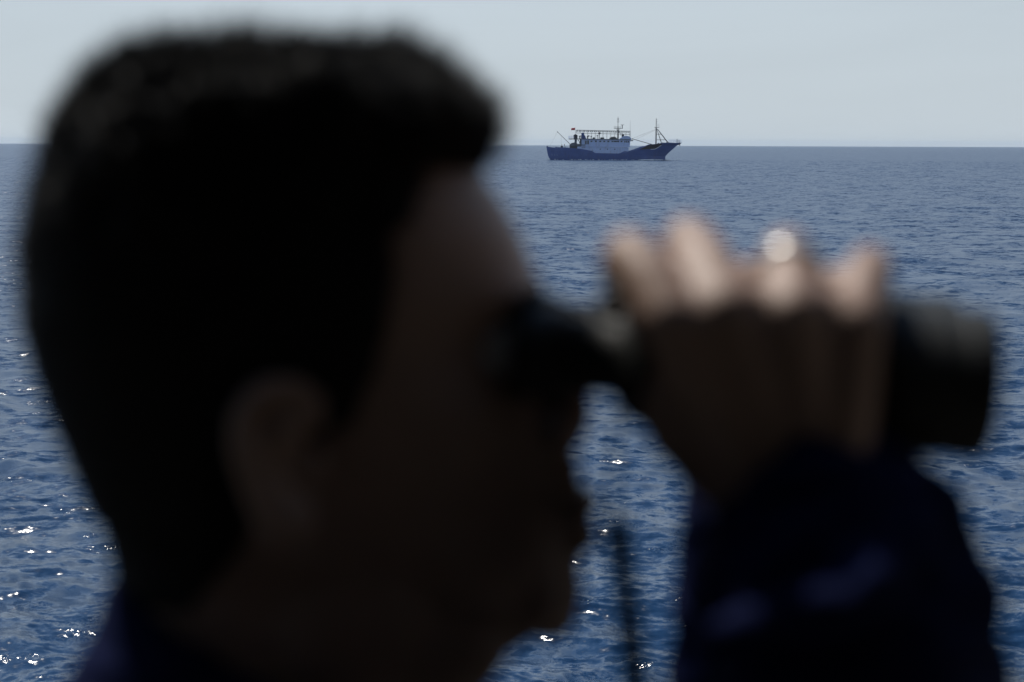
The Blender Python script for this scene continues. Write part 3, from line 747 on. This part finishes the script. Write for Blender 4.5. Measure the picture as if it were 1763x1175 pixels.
# roof gear: cowl vents, lockers, lamps
def cowl(x, y0, y1, s=.18, yy=-1.6, head='ball'):
    bm = bmesh.new(); a_, b_ = V(c1(x, y1), yy), V(c1(x, y0), yy)
    tube(bm, [a_, b_], .09 * s / .18, 8)
    if head == 'ball': ball(bm, b_, (.32, .32, .2), 1)
    else: tube(bm, [b_ - Vector((0, 0, .3)), b_ + Vector((.25, 0, .05)), b_ + Vector((.5, 0, .15))], [.09, .16, .24], 8)
    o_ = spart('vent', bm, M['dark']); return o_
for a in ((872, 520, 575, .3, -2.0), (902, 515, 575, .2, -1), (1130, 522, 580, .2, -1.6), (1275, 505, 580, .16, 1.0)): cowl(*a)
cowl(1040, 520, 580, .18, -1.8, 'cowl'); cowl(1060, 520, 580, .25, -1.2, 'cowl')
for (x0, x1, y0) in ((1165, 1220, 545), (1335, 1425, 545), (1540, 1600, 548)):
    prism('roof_locker', [c1(x0, 578), c1(x0 + 8, y0), c1(x1 - 8, y0), c1(x1, 578)], .8, M['dark'], None, .05)
prism('liferaft_rack', [c1(1540, 582), c1(1580, 535), c1(1650, 528), c1(1697, 530), c2(80, 535), c2(120, 545), c2(150, 584)], 1.7, M['dark'], None, .05)
bm = bmesh.new(); tube(bm, [V(c1(1310, 580), -1.5), V(c1(1310, 475), -1.5)], .09, 8); pole_ = spart('searchlight_pole', bm, M['dark'])
bm = bmesh.new(); ball(bm, V(c1(1313, 455), -1.5), (.48, .42, .40), 2); spart('radar_dome', bm, M['grey'], pole_, True)
# light gallery over the roof: two long beams with hangers and lamps
xs_b = np.linspace(c1(802, 0)[0], c2(425, 0)[0], 15)
def beam_z(x, up): 
    t_ = (x - xs_b[0]) / (xs_b[-1] - xs_b[0]); y = (384 + 22 * t_) if up else (450 + 26 * t_); return (275.3 - (195 + y / 13.054)) * K
gal = empty('light_gallery'); gal.parent = ship
for s in (-1, 1):
    for up in (0, 1):
        bm = bmesh.new(); tube(bm, [(x, s * 2.6, beam_z(x, up)) for x in xs_b], .055, 5); spart('gallery_beam', bm, M['dark'], gal)
    for i, x in enumerate(xs_b):
        bm = bmesh.new(); zz = c1(0, 580)[1] if x > c1(905, 0)[0] else beam_z(x, 0)
        tube(bm, [(x, s * 2.6, beam_z(x, 1)), (x, s * 2.6, zz)], .035, 5); spart('gallery_post', bm, M['dark'], gal)
    for i in range(28):
        x = xs_b[0] + (xs_b[-1] - xs_b[0]) * (i + .5) / 28
        bm = bmesh.new(); zt = beam_z(x, 1); tube(bm, [(x, s * 2.6, zt - .04), (x, s * 2.6, zt - .2), (x, s * 2.6, zt - .45), (x, s * 2.6, zt - .55)], [.03, .08, .12, .03], 6); spart('fishing_lamp', bm, M['glass'], gal)
# main mast
def stick(name, p, q, r_, m=M['dark'], par=None, ya=0, yb=None, seg=8, r2=None):
    bm = bmesh.new(); yb = ya if yb is None else yb
    tube(bm, [V(p, ya), V(q, yb)], [r_, r2 or r_], seg); return spart(name, bm, m, par)
mm_ = stick('main_mast', c2(165, 586), c2(165, 350), .26, seg=12, r2=.2)
stick('topmast', c2(163, 352), c2(163, 88), .085, par=mm_, r2=.06)
prism('mast_platform', [c2(75, 350), c2(75, 341), c2(270, 341), c2(270, 350)], .7, M['dark'], mm_, 0)
z_ = c2(0, 341)[1]
railing('mast_railing', [(c2(78, 0)[0], -.6, z_), (c2(215, 0)[0], -.6, z_), (c2(215, 0)[0], .6, z_), (c2(78, 0)[0], .6, z_), (c2(78, 0)[0], -.6, z_)], .6, M['dark'], .02, .6, 2, mm_)
stick('radar_post', c2(258, 341), c2(258, 272), .13, par=mm_)
stick('radar_scanner', c2(222, 266), c2(296, 266), .07, par=mm_)
for y, w_ in ((130, 22), (150, 18), (180, 28), (205, 22)):
    stick('yard', c2(163 - w_, y), c2(163 + w_, y), .045, par=mm_); 
    bm = bmesh.new(); ball(bm, V(c2(163 + w_ * .7, y), -.1), .11, 1); spart('navigation_light', bm, M['grey'], mm_)
for p, q in (((120, 345), (150, 400)), ((215, 345), (180, 400)), ((90, 470), (150, 400)), ((230, 500), (180, 400)), ((190, 430), (250, 470))): stick('brace', c2(*p), c2(*q), .05, par=mm_, ya=-.1)
prism('horn_box', [c2(250, 560), c2(250, 490), c2(265, 470), c2(300, 482), c2(303, 540), c2(275, 560)], .4, M['dark'])
stick('horn_pole', c2(265, 480), c2(265, 405), .05)
stick('whip_antenna', c2(426, 560), c2(426, 170), .05, r2=.02, m=M['grey'], ya=-2.4)
stick('antenna_support', c2(426, 600), c2(426, 398), .09, m=M['grey'], ya=-2.4)
# foremast with bipod legs, crosstree, boom
fm = stick('foremast', c2(1013, 700), c2(1013, 330), .22, seg=12, r2=.2)
stick('topmast', c2(1012, 332), c2(1012, 115), .10, par=fm, r2=.07)
prism('crosstree', [c2(975, 324), c2(975, 315), c2(1082, 315), c2(1082, 324)], .6, M['dark'], fm, 0)
for s in (-1, 1):
    stick('stay_leg', c2(1042, 355), c2(1282, 660), .09, par=fm, ya=s * .3, yb=s * 1.6)
    stick('inner_leg', c2(1030, 360), c2(1135, 665), .07, par=fm, ya=s * .2, yb=s * 1.0)
stick('brace', c2(1013, 470), c2(1135, 470), .08, par=fm, ya=-.6); stick('brace', c2(1013, 594), c2(1228, 594), .08, par=fm, ya=-1.0)
for y in (150, 185, 225):
    stick('yard', c2(1012, y), c2(1030, y), .05, par=fm); bm = bmesh.new(); ball(bm, V(c2(1028, y), 0), .14, 1); spart('navigation_light', bm, M['dark'], fm)
railing('crosstree_railing', [(c2(1020, 0)[0], -.5, c2(0, 315)[1]), (c2(1078, 0)[0], -.5, c2(0, 315)[1])], .9, M['grey'], .02, .5, 2, fm)
stick('cargo_boom', c2(915, 695), c2(472, 573), .11, ya=-.5, yb=-.9, r2=.09)
stick('boom_stay', c2(992, 368), c2(490, 566), .03, ya=-.1, yb=-.9, m=M['grey'], seg=5)
stick('boom_stay', c2(992, 378), c2(560, 590), .025, ya=.1, yb=-.9, m=M['grey'], seg=5)
stick('boom_block', c2(470, 575), c2(486, 578), .17, ya=-.9)
stick('aft_boom', c1(655, 688), c1(378, 424), .09, ya=-1.0, yb=-1.6, r2=.07)
stick('boom_block', c1(378, 418), c1(386, 436), .14, ya=-1.6)
stick('boom_stay', c1(380, 426), c1(210, 745), .018, ya=-1.6, m=M['grey'], seg=5)
stick('boom_stay', c1(465, 505), c1(465, 700), .018, ya=-1.6, m=M['grey'], seg=5)
# hardware along the rails
for x, y0, y1, r_ in ((155, 736, 770, .16), (348, 752, 775, .10), (478, 705, 770, .10), (465, 735, 775, .18), (490, 735, 775, .16)):
    stick('bollard', c1(x, y1), c1(x, y0), r_, ya=-3.0, m=M['dark'])
stick('davit', c1(552, 775), c1(532, 695), .09, ya=-2.8)
for x, y0, y1, r_ in ((1060, 665, 690, .25), (1160, 650, 668, .16), (1200, 655, 668, .12), (1245, 645, 665, .12), (1290, 650, 660, .14), (560, 780, 830, .05)):
    stick('bow_fitting', c2(x, y1 + 10), c2(x, y0), r_, ya=-1.2, m=M['dark'])
bm = bmesh.new(); a_ = V(c2(1528, 632), -.2); tube(bm, [a_ + Vector((math.cos(q) * .28, 0, math.sin(q) * .42)) for q in [2 * math.pi * k / 14 for k in range(15)]], .06, 6, False)
spart('anchor_roller', bm, M['dark'])
stick('bow_post', c2(1482, 660), c2(1482, 575), .12, m=M['grey'])
stick('anchor_shank', c2(1548, 672), c2(1535, 712), .10, ya=-.5); stick('anchor_fluke', c2(1520, 708), c2(1552, 716), .10, ya=-.5)
# flag
staff = stick('flag_staff', c1(792, 575), c1(772, 322), .045, ya=-.3, m=M['grey'])
bm = bmesh.new(); gr = {}
for i in range(13):
    for j in range(6):
        f_, g_ = i / 12, j / 5
        x = 770 - 82 * f_; y = 332 + 8 * f_ * (1 - g_) + 52 * g_ + 8 * f_ + 3 * math.sin(f_ * 7)
        p = V(c1(x, y), -.3 + .22 * math.sin(f_ * 8 + g_)); gr[i, j] = bm.verts.new(p)
for i in range(12):
    for j in range(5): bm.faces.new((gr[i, j], gr[i + 1, j], gr[i + 1, j + 1], gr[i, j + 1]))
bmesh.ops.solidify(bm, geom=bm.faces[:], thickness=.02)
spart('flag', bm, M['flag'], staff, True)
# place: broadside, bow to the right
D = 686.0
p0 = pt(940.5, 275.3, D)
ship.location = (p0.x, D, 0.0)
# wake foam
bm = bmesh.new(); random.seed(3)
for k in range(170):
    f_ = random.random(); xx = c2(620, 0)[0] + f_ * (c2(1130, 0)[0] - c2(620, 0)[0]) if k % 3 else random.uniform(1, 46)
    if k % 3 == 0: r_ = random.uniform(.08, .2)
    else: r_ = random.uniform(.12, .42) * (1 - abs(f_ - .45))
    u_ = min(max((xx) / 46, 0), .97)
    ball(bm, (p0.x + xx, D - half(u_, .5) * .9 - random.uniform(.0, 1.2), .10 + random.uniform(0, .12)), (r_ * 2.2, r_, r_ * .55), 1)
o = obj('wake_foam', bm, M['foam'], smooth=True); tag(o, 'white foam breaking along the bow of the blue vessel', 'foam', kind='stuff')

# ------------------------------------------------------------------ sea haze: one closed box of even pale air
mh = bpy.data.materials.new('sea_haze'); mh.use_nodes = True; t = mh.node_tree; t.nodes.clear()
o_ = t.nodes.new('ShaderNodeOutputMaterial'); pv = t.nodes.new('ShaderNodeVolumePrincipled')
pv.inputs['Color'].default_value = (.70, .84, 1, 1); pv.inputs['Density'].default_value = HAZE; pv.inputs['Anisotropy'].default_value = .0
t.links.new(pv.outputs[0], o_.inputs['Volume'])
bm = bmesh.new(); box(bm, (-12300, -12300, -13), (12300, 12300, 19)); hz_ = obj('haze', bm, mh); tag(hz_, kind='stuff')
